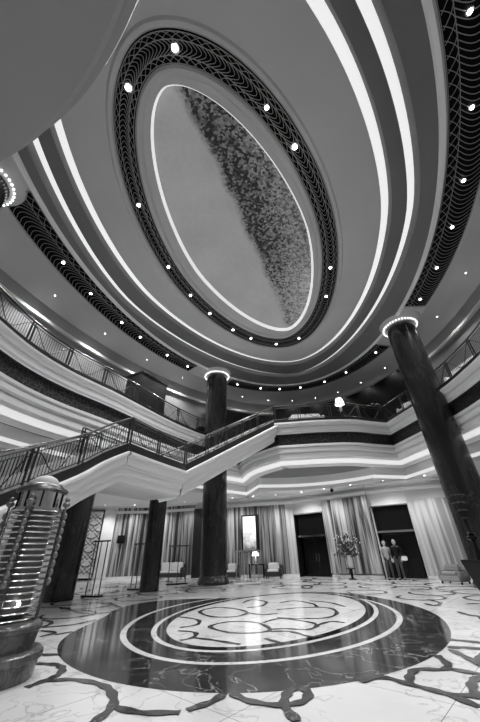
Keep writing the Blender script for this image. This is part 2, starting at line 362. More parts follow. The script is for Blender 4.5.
def grille(G, t0, t1, ncell, z, root, arcw=.03, two=False, closed=False):
    """G(t, w): plan point, w from 0 (inner edge) to 1 (outer edge)"""
    D = (t1 - t0) / ncell
    bm = BM()
    for k in range(ncell):
        t = t0 + k * D
        for h in (0, .5):
            ribbon(bm, [(*G(t + D * (h + .95 * math.sin(s / 9 * PI) * .9 + .35 * s / 9), .26 + (.74 if not two else .5) * s / 9), z) for s in range(10)], arcw)
    obj('arched_wire', bm, 'grille_wire', root)
    bm = BM()
    for k in range(ncell):
        t = t0 + k * D
        bands = [(0.03, .27)] + ([(.76, .98)] if two else [])
        for w0, w1 in bands:
            ribbon(bm, [(*G(t + D * 1.3 * s / 5, w0 + (w1 - w0) * math.sin(s / 5 * PI / 2)), z - .012) for s in range(6)], arcw * .8)
            ribbon(bm, [(*G(t + D * 1.3 * (1 - s / 5), w0 + (w1 - w0) * math.sin(s / 5 * PI / 2)), z - .02) for s in range(6)], arcw * .8)
    obj('border_lattice', bm, 'grille_wire', root)
    bm = BM(); n = ncell
    for wv in (.005, .26, .995) + ((.75,) if two else ()):
        ribbon(bm, [(*G(t0 + (t1 - t0) * i / n, wv), z - .03) for i in range(n + 1)], .022)
    if not closed:
        for t in (t0, t1): ribbon(bm, [(*G(t, s / 4), z - .03) for s in range(5)], .05)
    obj('rim', bm, 'grille_wire', root)
def GA(t, w_):
    a = A2.pt(t, .02); b = A1.pt(t, -.02); return (a[0] + (b[0] - a[0]) * w_, a[1] + (b[1] - a[1]) * w_)
def GL(t, w_): return L1.pt(t, .02 + 1.42 * w_)
r = thing('ceiling_grille', 'closed oval ring of curled metal lattice around the mosaic dome', 'ceiling grille', (0, 0, 0), group='ceiling grilles')
grille(GA, 0, 2 * PI, 104, 14.983, r, .017, True, True)
RAD = math.radians
for t0, t1, n, lab in ((46, 129, 38, 'curved metal lattice grille in the ceiling over the far balcony, between two columns'),
                       (146.5, 211, 34, 'curved metal lattice grille in the ceiling along the left balcony'),
                       (-31, 27, 34, 'wide curved metal lattice grille in the ceiling at the right edge')):
    r = thing('ceiling_grille', lab, 'ceiling grille', (0, 0, 0), group='ceiling grilles')
    grille(GL, RAD(t0), RAD(t1), n, 14.956, r, .024)
    bm = BM()
    box_pts = [GL(RAD(t0) + (RAD(t1) - RAD(t0)) * i / 40, 0) for i in range(41)]; bo = [GL(RAD(t0) + (RAD(t1) - RAD(t0)) * i / 40, 1) for i in range(41)]
    strip(bm, vring(bm, [(*p, 14.996) for p in box_pts]), vring(bm, [(*p, 14.996) for p in bo]), 0, False)
    obj('backing', bm, 'grille_back', r)
# downlights in the grilles
ORD = ['first', 'second', 'third', 'fourth', 'fifth', 'sixth', 'seventh', 'eighth', 'ninth', 'tenth', 'eleventh', 'twelfth', 'thirteenth', 'fourteenth']
def downlight(x, y, z, lab, grp, r=.085, power=0, spot=1.9):
    t = thing('downlight', lab, 'ceiling light', (x, y, z), group=grp)
    bm = BM(); lathe(bm, [(r * 1.5, .02), (r * 1.5, -.015), (r * 1.15, -.03), (r * 1.15, .02)], 14, cap=False); obj('trim_ring', bm, 'steel', t)
    bm = BM(); ball(bm, (0, 0, -.03), r, (1, 1, .5), 12, 6); obj('bulb', bm, 'bulb', t, smooth=True)
    if power:
        ld = bpy.data.lights.new('downlight_lamp', 'SPOT'); ld.energy = power; ld.spot_size = spot; ld.spot_blend = .8; ld.shadow_soft_size = .15
        lo = bpy.data.objects.new('downlight_lamp', ld); COL.objects.link(lo); lo.parent = t; lo.location = (0, 0, -.16)
PW = 800
for i, a in enumerate([-79, -106, -146, -172, 172, 158, 140, 125, 102, 78, 34, 17, -30, -44]):
    x, y = GA(RAD(a), .5)
    place = 'anticlockwise from the topmost'
    downlight(x, y, 14.938, '%s light in the oval grille ring, counted %s' % (ORD[i], place), 'lights in the oval grille ring', .1 if i in (0, 1, 12) else .075, PW)
for nm, angs in (('left ceiling grille, counted from its near end', [-164, -173, 176, 169, 158, 149]), ('right ceiling grille, counted from the top', [-27, -16, -5, 4, 14, 24]),
                 ('far ceiling grille, counted from the left', [125, 113, 103, 92, 79, 67, 50])):
    for i, a in enumerate(angs):
        x, y = GL(RAD(a), .5)
        downlight(x, y, 14.902, '%s light in the %s' % (ORD[i], nm), 'lights in the outer ceiling grilles', .075, PW)

# ------------------------------------------------------------------ balcony ring, level two (floor 8.9)
right = [(9.75, -6.11), (10.39, -3.2), (10.5, -0.17), (10.23, 3.28), (9.53, 5.88), (8.56, 8.14), (7.25, 10.0), (5.8, 12.3)]
front_r = [(5.8, 12.3), (4.83, 11.55), (3.37, 10.36), (1.32, 9.49), (-0.41, 9.01), (-1.62, 8.7)]
front_l = [(-1.62, 8.7), (-2.89, 9.28), (-4.29, 10.2), (-5.37, 11.28), (-6.0, 12.2)]
left = [(-6.0, 12.2), (-6.75, 9.9), (-7.5, 8.2), (-8.07, 4.8), (-8.34, 0.37), (-8.67, -2.44), (-8.56, -4.71), (-7.86, -7.08), (-6.99, -9.14)]
r_, fr_, fl_, l_ = [catmull(p, 5) for p in (right, front_r, front_l, left)]
ring2 = r_ + fr_[1:] + fl_[1:] + l_[1:]
ringz = [(x, y, 9.48) for x, y in ring2]
bm = BM()
prof = [(0.54, 0.0, 1), (-0.054, 0.0, 1), (-0.054, -0.173, 0), (-0.173, -0.216, 0), (-0.173, -0.324, 0), (-0.065, -0.389, 0), (-0.022, -0.54, 0), (0.068, -0.54, 0), (0.068, -0.59, 0), (-0.022, -0.59, 0), (0.054, -0.583, 0), (0.054, -0.842, 0), (0.13, -0.907, 0), (0.13, -0.994, 2), (0.367, -0.994, 2), (0.367, -1.75, 2), (0.13, -1.75, 0), (0.13, -1.879, 0), (0.216, -1.922, 0), (0.306, -1.922, 0), (0.306, -1.972, 0), (0.216, -1.972, 0), (0.216, -2.182, 0), (0.346, -2.246, 0), (0.436, -2.246, 0), (0.436, -2.296, 0), (0.346, -2.296, 0), (0.346, -2.592, 0), (0.497, -2.678, 0), (0.54, -2.7, 3), (0.799, -2.938, 0), (1.08, -3.024, 0), (1.35, -3.024, 0)]
sweep(bm, ringz, prof)
struct(obj('trim_1', bm, ['plaster', 'stringer', 'frieze', 'cove_low'], smooth=True))['label'] = 'moulded balcony edge with a dark patterned frieze'
K = SE(10.2, 13.6, 2.0, .4, 0)
def ray_hit(C_, x, y):
    a = math.atan2(y - C_.v[4], x - C_.v[3]); t = math.atan2(math.sin(a) / C_.v[1], math.cos(a) / C_.v[0]); return C_.pt(t)
inner = offs([(x, y, 6.46) for x, y in ring2], 1.35)
fl = []; last = -9
for p in inner:
    a = math.atan2(p[1], p[0] - .4)
    a += 2 * PI if a < -2.2 else 0
    if a > last + .004: fl.append(p); last = a
inner = fl
bm = BM()
i0 = vring(bm, inner)
kp = []
for x, y, z in inner:
    kx, ky = ray_hit(K, x, y)
    if math.hypot(kx - .4, ky) < math.hypot(x - .4, y) + .12:
        s = (math.hypot(x - .4, y) + .12) / math.hypot(x - .4, y); kx, ky = .4 + (x - .4) * s, y * s
    kp.append((kx, ky))
def kring(d, z): return vring(bm, [(x + d * x / math.hypot(x, y), y + d * y / math.hypot(x, y), z) for x, y in kp])
k1 = kring(0, 6.46); k2 = kring(.04, 5.98); k2b = kring(-.2, 5.72); k3 = kring(-.2, 5.5); k4 = kring(-.1, 5.42); k5 = kring(.1, 5.4)
strip(bm, i0, k1, 2, False); strip(bm, k1, k2, 0, False); strip(bm, k2, k2b, 1, False); strip(bm, k2b, k3, 0, False); strip(bm, k3, k4, 0, False); strip(bm, k4, k5, 0, False)
outr = vring(bm, [(x * 24 / math.hypot(x, y), y * 24 / math.hypot(x, y), 5.4) for x, y in kp]); strip(bm, k5, outr, 0, False)
struct(obj('ceiling_lower', bm, ['plaster', 'cove_low', 'ceiling_dark'], smooth=True))
# upper floor plate
bm = BM(); a = vring(bm, offs(ringz, .4)); b = vring(bm, [(*ray_hit(UP, x, y), 9.48) for x, y, z in ringz]); strip(bm, a, b, 0, False)
struct(obj('floor_upper', bm, 'marble_dark'))
bm = BM(); up = [(*UP.pt(2 * PI * i / 96, .25), 9.48) for i in range(96)]
sweep(bm, up, [(0, 0, 0), (0, 5.6, 0)], True)
sweep(bm, up, [(-.02, 4.4, 1), (-.3, 4.3, 1), (-.3, 4.5, 1), (-.26, 4.5, 2), (-.08, 4.46, 1), (-.02, 4.46, 1)], True)  # cornice; its top carries a glowing strip added to brighten the ceiling edge
struct(obj('wall_upper', bm, ['upper_wall', 'plaster', 'added_cornice_glow'], smooth=True))

# balcony that hangs over the camera
cxs, cys, RR = -.25, -16.42, 5.84
arc = [(cxs + RR * math.cos(RAD(a)), cys + RR * math.sin(RAD(a))) for a in range(8, 173, 3)]
bm = BM()
sweep(bm, [(x, y, 8.0) for x, y in arc], [(-RR * .98, -1.0, 0), (.0, -1.0, 0), (.05, -.92, 0), (-.0, -.84, 0), (-.0, -.3, 0), (.12, -.22, 0), (.12, 0, 0), (-RR * .98, 0, 1)])
bm2 = BM()
struct(obj('ceiling_near_balcony', bm, ['soffit', 'marble_dark'], smooth=True))
bm2.free()

# ------------------------------------------------------------------ railings
def railing(name, path, lab, post_every=2.2, h=1.1, flip=1, light=False, orn=True):
    """path: 3-D line of the railing's foot"""
    o0 = path[0]; P = [Vector(p) - Vector(o0) for p in path]
    root = thing(name, lab, 'railing', o0, group='balcony and stair railings')
    Q = resample(P, .22); per = max(4, round(post_every / .22))
    bm = BM(); tube(bm, [p + Vector((0, 0, h)) for p in Q], .055, 8, sz=.7); obj('handrail', bm, 'rail_metal', root, smooth=True)
    bm = BM(); tube(bm, [p + Vector((0, 0, h - .16)) for p in Q], .018, 6); tube(bm, [p + Vector((0, 0, .1)) for p in Q], .022, 6); obj('cross_rail', bm, 'rail_metal', root, smooth=True)
    idx = list(range(0, len(Q) - 2, per)) + [len(Q) - 1]
    if len(idx) > 2 and idx[-1] - idx[-2] < per // 2: idx.pop(-2)
    for i in idx:
        d = (Q[min(i + 1, len(Q) - 1)] - Q[max(0, i - 1)]); a = math.atan2(d.y, d.x)
        bm = BM()
        for s in (-.075, .075): box(bm, s - .022, s + .022, -.03, .03, -.02, h + .0, 0, a, (Q[i].x, Q[i].y))
        box(bm, -.1, .1, -.035, .035, h - .2, h - .15, 0, a, (Q[i].x, Q[i].y))
        for v in bm.verts: v.co.z += Q[i].z
        obj('post', bm, 'rail_metal', root)
    for a_, b_ in zip(idx, idx[1:]):
        seg = resample(Q[a_:b_ + 1], .125); bm = BM(); L = len(seg) - 1
        for p in seg[1:-1]: bar(bm, p + Vector((0, 0, .1)), p + Vector((0, 0, h - .16)), .011, 4)
        if orn and L > 6:
            def at(u):
                f_ = u * L; k = min(L - 1, int(f_)); return seg[k].lerp(seg[k + 1], f_ - k)
            for s0, s1 in ((.02, .5), (.98, .5)):
                tube(bm, [at(s0 + (s1 - s0) * k / 10) + Vector((0, 0, .12 + .8 * (math.cos(k / 10 * PI) * .5 + .5))) for k in range(11)], .017, 5)
        obj('baluster_panel', bm, 'rail_dark', root)
    return root
def rz(path, z): return [(x, y, z) for x, y in path]
railing('balcony_railing', rz(offs(l_[2:], .06), 8.9) if False else [(x, y, 9.48) for x, y, _ in offs([(a, b, 0) for a, b in l_], .06)], 'long curved metal balcony railing on the upper level at the left')
railing('balcony_railing', [(x, y, 9.48) for x, y, _ in offs([(a, b, 0) for a, b in fr_], .06)], 'metal balcony railing on the bulging far balcony at the head of the stair')
railing('balcony_railing', [(x, y, 9.48) for x, y, _ in offs([(a, b, 0) for a, b in r_], .06)], 'curved metal balcony railing on the upper level at the right, behind the tall column')
# near balcony: slim rails
root = thing('glass_railing', 'slim double rail along the edge of the balcony overhead, top left', 'railing', (cxs, cys, 8.0))
aa = [(x - cxs, y - cys) for x, y in arc[14:-8]]
bm = BM(); tube(bm, [(x, y, 1.35) for x, y in aa], .022, 6); obj('top_rail', bm, 'steel', root, smooth=True)
bm = BM(); tube(bm, [(x * .99, y * .99, .98) for x, y in aa], .014, 6); obj('lower_rail', bm, 'steel', root, smooth=True)
for i in range(0, len(aa), 6):
    bm = BM(); bar(bm, (aa[i][0] * .985, aa[i][1] * .985, 0), (aa[i][0], aa[i][1], 1.35), .016, 6); obj('post', bm, 'steel', root)

# ------------------------------------------------------------------ grand staircase
low = catmull([(-3.4, -11.1, 0.0), (-4.2, -9.3, 1.06), (-5.05, -7.2, 2.28), (-5.44, -5.03, 3.44), (-5.46, -3.47, 4.3), (-5.37, -2.55, 4.95), (-5.1, -1.68, 5.49)], 5)
land = catmull([(-5.1, -1.68, 5.49), (-5.07, 0.37, 5.49), (-4.94, 2.48, 5.49)], 4)
high = [(-4.94, 2.48, 5.49), (-4.19, 3.93, 6.41), (-3.43, 5.34, 7.32), (-2.57, 6.96, 8.35), (-1.62, 8.7, 9.48)]
W_ = 2.75
root = thing('grand_staircase', 'white moulded staircase rising from the left over a landing to the far balcony', 'staircase', (-4.45, -2.4, 0))
O = Vector((-4.45, -2.4, 0))
def rel(P): return [tuple(Vector(p) - O) for p in P]
def flight(name, path, steps):
    # walking upward the camera side is on the right hand
    bm = BM(); wv = W_
    pr = [(-.3, .02, 1), (.06, .02, 1), (.06, -.32, 0), (.24, -.36, 0), (.24, -.46, 0), (.1, -.5, 0), (.1, -.8, 0), (.0, -.82, 0), (-.0, -.9, 0), (-.08, -.92, 0), (-.08, -1.14, 0), (-.2, -1.18, 0), (-.2, -1.42, 0), (-.4, -1.5, 0), (-.6, -1.5, 0), (-wv + .3, -1.5, 0), (-wv - .06, -1.2, 0), (-wv - .06, .02, 1), (-wv + .2, .02, 0)]
    sweep(bm, rel(path), pr)
    obj(name, bm, ['plaster', 'stringer'], root, smooth=True)
    if steps:
        R = resample([Vector(p) for p in rel(path)], .32); bm = BM()
        Lf = [Vector(p) for p in offs([tuple(p) for p in R], -wv)]
        for i in range(len(R) - 1):
            a, b, c, d = R[i], R[i + 1], Lf[i + 1], Lf[i]; z1 = b.z + .02; z0 = a.z - .3
            vs = [bm.verts.new((p.x, p.y, z0)) for p in (a, b, c, d)] + [bm.verts.new((p.x, p.y, z1)) for p in (a, b, c, d)]
            for f in [(3, 2, 1, 0), (4, 5, 6, 7), (0, 1, 5, 4), (1, 2, 6, 5), (2, 3, 7, 6), (3, 0, 4, 7)]: bm.faces.new([vs[k] for k in f])
        obj('steps', bm, 'marble_light', root)
    else:
        bm = BM(); a = vring(bm, rel(path)); b = vring(bm, offs(rel(path), -wv)); strip(bm, a, b, 0, False); obj('landing_floor', bm, 'marble_light', root)
flight('lower_flight', low, True); flight('landing', land, False); flight('upper_flight', high, True)
def up_(P, dz=.02): return [(x, y, z + dz) for x, y, z in P]
railing('stair_railing', up_(low[3:]), 'curved near railing of the lower stair flight, above the glass lamp pedestal', 2.0)
railing('stair_railing', up_(land), 'near railing of the stair landing', 1.9)
railing('stair_railing', up_(high), 'near railing of the upper stair flight climbing to the far balcony', 1.6)
railing('stair_railing', up_(offs(low[3:], -W_)), 'far side railing of the lower stair flight at the left edge', 2.2, orn=False)
railing('stair_railing', up_(offs(land, -W_)), 'far side railing of the stair landing, seen through the near one', 2.2, orn=False)
railing('stair_railing', up_(offs(high, -W_)), 'far side railing of the upper stair flight', 2.2, orn=False)

# ------------------------------------------------------------------ floor with inlays
bm = BM()
vs = [bm.verts.new((24 * math.cos(2 * PI * i / 64), 24 * math.sin(2 * PI * i / 64) - 1, 0)) for i in range(64)]; bm.faces.new(vs)
def fill(C_, z, mi, n=128, d=0):
    f = bm.faces.new(vring(bm, C_.ring(z, d, n))); f.material_index = mi
f = bm.faces.new(vring(bm, [(x, y, .003) for x, y in catmull(MEDAL, 3, True)])); f.material_index = 1
def annulus(C_, d0, d1, z, mi):
    strip(bm, vring(bm, C_.ring(z, d0, 128)), vring(bm, C_.ring(z, d1, 128)), mi)
annulus(F2, -.07, .07, .005, 0)
fill(F3, .005, 0, d=.07); annulus(F3, -.3, -.06, .007, 3)
def inlay(P, wd=.13, z=.009, closed=False):
    P = [(a, b, z) for a, b in P]
    if closed and P[0] == P[-1]: P = P[:-1]
    P = catmull(P, 7, closed)
    n = len(P); A = []; B = []
    for i, p in enumerate(P):
        a = P[(i - 1) % n] if closed or i else p; b = P[(i + 1) % n] if closed or i < n - 1 else p
        dx, dy = b[0] - a[0], b[1] - a[1]; l = math.hypot(dx, dy) or 1; w_ = wd * (.75 + .45 * math.sin(i * .55 + len(P)) ** 2) / 2
        zz = z + i * .00005; A.append(bm.verts.new((p[0] + dy / l * w_, p[1] - dx / l * w_, zz))); B.append(bm.verts.new((p[0] - dy / l * w_, p[1] + dx / l * w_, zz)))
    strip(bm, A, B, 2, closed)
for k, P in enumerate(RIB): inlay(P, z=.009 + .0003 * k)
for k, P in enumerate(INS): inlay(P, .12, .008 + .0003 * k, P[0] == P[-1])
rnd = random.Random(3)
def in_se(C_, x, y, d=0):
    a, b, m_, ox, oy, rt = C_.v; x -= ox; y -= oy; x, y = x * math.cos(rt) + y * math.sin(rt), -x * math.sin(rt) + y * math.cos(rt)
    return (abs(x / (a + d)) ** m_ + abs(y / (b + d)) ** m_) < 1
# interlaced loops over the rest of the hall floor
gx = -13.0
while gx < 15:
    gy = -9.0
    while gy < 15:
        x, y = gx + rnd.uniform(-.45, .45) + (.9 if int(gy) % 2 else 0), gy + rnd.uniform(-.45, .45)
        r0 = rnd.uniform(.75, 1.15)
        if not in_se(F1, x, y, r0 + .25) and not (math.hypot(x - 1.5, y + 7) < 4.2) and not (math.hypot(x - 3.7, y + 4.4) < 1.9) and not (math.hypot(x + 2.75, y + 6.65) < 2.2):
            a0 = rnd.uniform(0, 6.28); sp_ = rnd.uniform(4.2, 5.9); n = 9
            inlay([(x + r0 * (1 + .12 * k / n) * math.cos(a0 + sp_ * k / n), y + r0 * math.sin(a0 + sp_ * k / n)) for k in range(n + 1)], .12, .009 + rnd.uniform(0, .006))
        gy += 1.9
    gx += 1.95
struct(obj('floor', bm, ['marble_light', 'marble_dark', 'marble_ribbon', 'marble_black']))

# ------------------------------------------------------------------ columns
def column(x, y, r0, h, lab, cap=True, r1=None, base=True, grp='dark marble columns'):
    t = thing('marble_column', lab, 'column', (x, y, 0), group=grp); r1 = r1 or r0
    bm = BM()
    lathe(bm, [(r0 + (r1 - r0) * k / 6, h * k / 6 + (.42 if base and k == 0 else 0)) for k in range(7)], 40); obj('shaft', bm, 'column_marble', t, smooth=True)
    if base:
        bm = BM(); lathe(bm, [(r0 * 1.16, 0), (r0 * 1.16, .16), (r0 * 1.1, .22), (r0 * 1.06, .36), (r0 * 1.01, .44)], 40); obj('base', bm, 'marble_dark', t, smooth=True)
    if cap:
        bm = BM(); lathe(bm, [(r1 * 1.02, h - .55), (r1 * 1.12, h - .5), (r1 * 1.22, h - .34), (r1 * 1.55, h - .05), (r1 * 1.6, h)], 40, cap=False); obj('capital', bm, 'ceiling_paint', t, smooth=True)
        bm = BM(); n = 34
        for k in range(n):
            a = 2 * PI * k / n; ball(bm, (r1 * 1.2 * math.cos(a), r1 * 1.2 * math.sin(a), h - .5), .05, u=6, v=4)
        obj('light_ring', bm, 'bulb_soft', t)
    return t
column(-6.56, 9.2, .84, ZCAP, 'tall dark marble column with a lit capital, rising behind the upper stair flight', r1=.85)
column(8.02, 8.32, .9, ZCAP, 'tall dark marble column with a lit capital at the right, leaning toward the centre of the photo', r1=.9)
column(-7.95, -9.23, .87, ZCAP, 'dark marble column cut off at the left edge, only its bright lit capital showing', r1=.85)
column(-10.35, 1.3, .66, 5.4, 'short dark marble column under the stair, just right of the lamp pedestal', cap=False, base=False)
column(-8.3, 5.15, .5, 5.4, 'short slim dark marble column under the stair landing, left of the tall centre column', cap=False, base=False)

# ------------------------------------------------------------------ lower walls
def wall_seg(bm, p, q, z0, z1, th=.3, mi=0, inset=0):
    dx, dy = q[0] - p[0], q[1] - p[1]; l = math.hypot(dx, dy); a = math.atan2(dy, dx)
    # the wall's far side is on the left hand when walking from p to q
    box(bm, 0, l, inset, th + inset, z0, z1, mi, a, p)
    return l, a
def panel(name, p, q, z0, z1, mt, lab=None, cat=None, th=.08, s0=0, s1=1, out=.1, group=None, parent=None):
    dx, dy = q[0] - p[0], q[1] - p[1]; l = math.hypot(dx, dy); a = math.atan2(dy, dx)
    bm = BM(); box(bm, 0, l * (s1 - s0), -th - out, -out, z0, z1); 
    o = obj(name, bm, mt, parent); o.location = (p[0] + dx * s0, p[1] + dy * s0, 0); o.rotation_euler = (0, 0, a)
    struct(o)
    if lab: o['label'] = lab
    return o
Wp = [(-23, 4), (-20, 11.5), (-15, 14), (-10, 14.6), (-6.8, 14.5), (-2.5, 15), (0, 14.3), (3.3, 13.2), (5.6, 12.8), (9.5, 12.8), (13.5, 10.5), (18, 3)]
bm = BM()
for i, (p, q) in enumerate(zip(Wp, Wp[1:])):
    if i in (5, 7): wall_seg(bm, p, q, 3.98, 5.4)
    elif i in (3,): wall_seg(bm, p, q, 5.0, 5.4)
    else: wall_seg(bm, p, q, 0, 5.4)
struct(obj('wall_lower', bm, 'plaster'))
bm = BM()
for i, (p, q) in enumerate(zip(Wp, Wp[1:])):
    wall_seg(bm, p, q, 4.78 if i != 6 else 4.78, 5.0, .12, 0, -.2 if i not in (6,) else -.35)
    wall_seg(bm, p, q, 5.25, 5.4, .12, 0, -.3)
struct(obj('trim_2', bm, 'plaster'))
bm = BM()
for i, (p, q) in enumerate(zip(Wp, Wp[1:])):
    if i not in (5, 7, 3): wall_seg(bm, p, q, 0, .18, .06, 0, -.22)
struct(obj('baseboard_back', bm, 'plaster'))
G = 'striped wood veneer wall panels'
panel('wall_veneer', Wp[1], Wp[2], .18, 5.4, 'veneer', 'tall striped wood veneer panel at the far left, carrying a small dark square box', 'wall panel', s0=.42, s1=1.0, group=G)
panel('wall_veneer', Wp[2], Wp[3], .18, 5.3, 'veneer', 'striped wood veneer panel behind the pale sofa, left of the tall centre column', 'wall panel', s0=.0, s1=.80, group=G)
panel('wall_veneer', Wp[4], Wp[5], .18, 4.78, 'veneer', 'striped wood veneer panel holding the tall bright window, right of the tall centre column', 'wall panel', s0=-.25, s1=.86, group=G)
panel('trim_pilaster', Wp[4], Wp[5], .18, 4.4, 'veneer_pale', 'smooth pale wood pilaster at the left side of the left dark doorway', 'pilaster', s0=.86, s1=1.0, out=.12)
panel('wall_veneer', Wp[6], Wp[7], .25, 4.72, 'veneer', 'striped wood veneer panel behind the vase of flowers, between the two dark doorways', 'wall panel', s0=0, s1=1, out=.2, group=G)
panel('trim_pilaster', Wp[8], Wp[9], .18, 4.12, 'veneer_pale', 'smooth pale wood pilaster at the right side of the right dark doorway', 'pilaster', s0=0, s1=.2, out=.12)
panel('wall_veneer', Wp[8], Wp[9], .18, 4.2, 'veneer_pale', 'pale striped wood veneer panel at the right, beside the tall dark column', 'wall panel', s0=.2, s1=1.0, group=G)
panel('trim_pilaster', Wp[1], Wp[2], 0, 5.4, 'plaster', 'white plaster strip at the far left, beside the lit decorated glass', 'pilaster', s0=.22, s1=.40, out=.1)
# doorways
def doorway(n, p, q, tr=2.45):
    dx, dy = q[0] - p[0], q[1] - p[1]; l = math.hypot(dx, dy); a = math.atan2(dy, dx)
    d = bpy.data.objects.new('door_%d' % n, None); COL.objects.link(d); d.location = (p[0], p[1], 0); d.rotation_euler = (0, 0, a); struct(d)
    bm = BM(); box(bm, 0, l, 1.6, 1.7, 0, 3.98); box(bm, -.1, 0, 0, 1.7, 0, 3.98); box(bm, l, l + .1, 0, 1.7, 0, 3.98); box(bm, 0, l, .0, 1.7, 3.98, 4.05); obj('recess', bm, 'black', d)
    bm = BM(); box(bm, 0, l, .28, .34, tr + .12, 3.98); obj('transom_pane', bm, 'black_gloss', d)
    bm = BM(); box(bm, 0, l, .2, .4, tr, tr + .12); obj('transom_bar', bm, 'steel', d)
    for k in range(2):
        x0 = l * (.08 + .42 * k); x1 = x0 + l * .42
        bm = BM()
        for u, v in ((x0, x0 + .07), (x1 - .07, x1)): box(bm, u, v, .7, .76, 0, tr)
        box(bm, x0, x1, .7, .76, tr - .1, tr); box(bm, x0, x1, .7, .76, 0, .12)
        lf = obj('door_frame', bm, 'rail_dark', d)
        bm = BM(); box(bm, x0 + .07, x1 - .07, .72, .74, .12, tr - .1); obj('glass', bm, 'black_gloss', lf)
        bm = BM(); xx = x1 - .12 if k == 0 else x0 + .12; bar(bm, (xx, .64, .9), (xx, .64, 1.4), .015); bar(bm, (xx, .64, .95), (xx, .72, .95), .01); bar(bm, (xx, .64, 1.35), (xx, .72, 1.35), .01); obj('door_handle', bm, 'steel', lf)
    return d
doorway(1, Wp[5], Wp[6]); doorway(2, Wp[7], Wp[8])
# decorated glass screens in the left part
def deco_screen(p, q, s0, s1, z1, lab):
    dx, dy = q[0] - p[0], q[1] - p[1]; l = math.hypot(dx, dy); a = math.atan2(dy, dx); W0 = l * (s1 - s0)
    t = thing('decorated_screen', lab, 'glass screen', (p[0] + dx * s0, p[1] + dy * s0, 0), a)
    bm = BM(); box(bm, 0, W0, -.16, -.12, .15, z1); obj('glass', bm, 'screen_glass', t)
    bm = BM(); rr = random.Random(5); z = .4; k = 0
    while z < z1 - .3:
        for u in range(3):
            x = W0 * (.18 + .32 * u); s = W0 * .17; f = 1 if (k + u) % 2 else -1
            tube(bm, [(x - s * f, -.18, z), (x + s * .2 * f, -.18, z + .12), (x + s * f, -.18, z + .38), (x, -.18, z + .55)], .03, 5)
            bar(bm, (x + s * f, -.18, z), (x - s * f * .4, -.18, z + .42), .025, 5)
        z += .5; k += 1
    obj('scrollwork', bm, 'black', t)
    bm = BM(); box(bm, -.1, 0, -.22, -.1, 0, z1 + .1); box(bm, W0, W0 + .1, -.22, -.1, 0, z1 + .1); box(bm, 0, W0, -.22, -.1, z1, z1 + .1); box(bm, 0, W0, -.22, -.1, 0, .15); obj('frame', bm, 'black', t)
deco_screen(Wp[1], Wp[2], -.14, .2, 5.0, 'tall lit glass screen with dark scrollwork at the far left, beside the white strip')
deco_screen(Wp[3], Wp[4], -.02, .6, 4.9, 'narrow lit glass screen with dark scrollwork, seen just left of the tall centre column')
bm = BM(); box(bm, -.15, .45, .3, .4, 0, 5); o = obj('trim_dark_upright', bm, 'black'); o.location = (-19.1 + 1.55, 11.5 + .9, 0); o.rotation_euler = (0, 0, .46)
struct(o)
bm = BM(); box(bm, 0, .9, -.34, -.2, .0, 4.9); o = obj('trim_dark_upright', bm, 'stringer'); o.location = (-11.0, 14.47, 0); struct(o)

# ------------------------------------------------------------------ lamp pedestal at the stair foot
LX, LY = -2.45, -6.76
t = thing('lamp_pedestal', 'huge glass and metal lamp of stacked rings on a round marble plinth, lower left', 'lamp', (LX, LY, 0))
bm = BM(); lathe(bm, [(.62, 0), (.645, .16), (.66, .22), (.69, .24), (.70, .28), (.69, .33), (.65, .36), (.53, .37), (.53, .40), (.55, .52), (.565, .585), (.585, .60), (.595, .63), (.585, .67), (.56, .69), (.49, .73)], 48)
obj('plinth', bm, 'plinth_marble', t, smooth=True)
n = 19
for k in range(n):
    z = .76 + k * (2.36 - .76) / (n - 1); bm = BM()
    tube(bm, [(.43 * math.cos(2 * PI * i / 40), .43 * math.sin(2 * PI * i / 40), z) for i in range(40)], .03, 8, True, sx=1.2, sz=.62); obj('cage_ring', bm, 'steel', t, smooth=True)
bm = BM(); lathe(bm, [(.26, .72), (.31, .9), (.34, 1.5), (.31, 2.2), (.26, 2.38)], 32); obj('inner_glass', bm, 'frosted_metal', t, smooth=True)
for k in range(4):
    a = RAD(-54 + 90 * k); c, s = math.cos(a), math.sin(a); bm = BM()
    for d in (-.05, .05):
        bar(bm, (.475 * c - d * s, .475 * s + d * c, .7), (.475 * c - d * s, .475 * s + d * c, 2.42), .012, 6)
    up_rib = obj('upright', bm, 'bronze', t)
    bm = BM()
    bar(bm, (.52 * c, .52 * s, 1.2), (.50 * c, .50 * s, 2.5), .02, 6)
    for j in range(9): ball(bm, (.52 * c, .52 * s, 1.25 + j * .13), .045, (1, 1, 1.5), 8, 6)
    ball(bm, (.50 * c, .50 * s, 2.5), .07, (1, 1, .8), 10, 8); ball(bm, (.50 * c, .50 * s, 2.58), .045, (1, 1, 1.3), 10, 8)
    obj('leaf_chain', bm, 'frosted_metal', up_rib, smooth=True)
bm = BM(); lathe(bm, [(.43, 2.38), (.43, 2.42), (.37, 2.43), (.37, 2.72), (.4, 2.73), (.4, 2.76)], 40); obj('lantern_drum', bm, 'steel', t, smooth=True)
bm = BM()
for k in range(9):
    a = 2 * PI * k / 9 + .1; bar(bm, (.38 * math.cos(a), .38 * math.sin(a), 2.43), (.38 * math.cos(a), .38 * math.sin(a), 2.73), .016, 6, mi=0)
obj('fluting', bm, 'black_gloss', t)
bm = BM(); lathe(bm, [(.38, 2.70), (.45, 2.715), (.465, 2.74), (.45, 2.77), (.39, 2.78), (.38, 2.80), (.32, 2.87), (.25, 2.885)], 40); obj('brim', bm, 'bronze', t, smooth=True)
bm = BM(); lathe(bm, [(.25, 2.88), (.235, 2.94), (.19, 2.99), (.11, 3.03), (.03, 3.045)], 36); obj('dome_cap', bm, 'ceiling_paint', t, smooth=True)
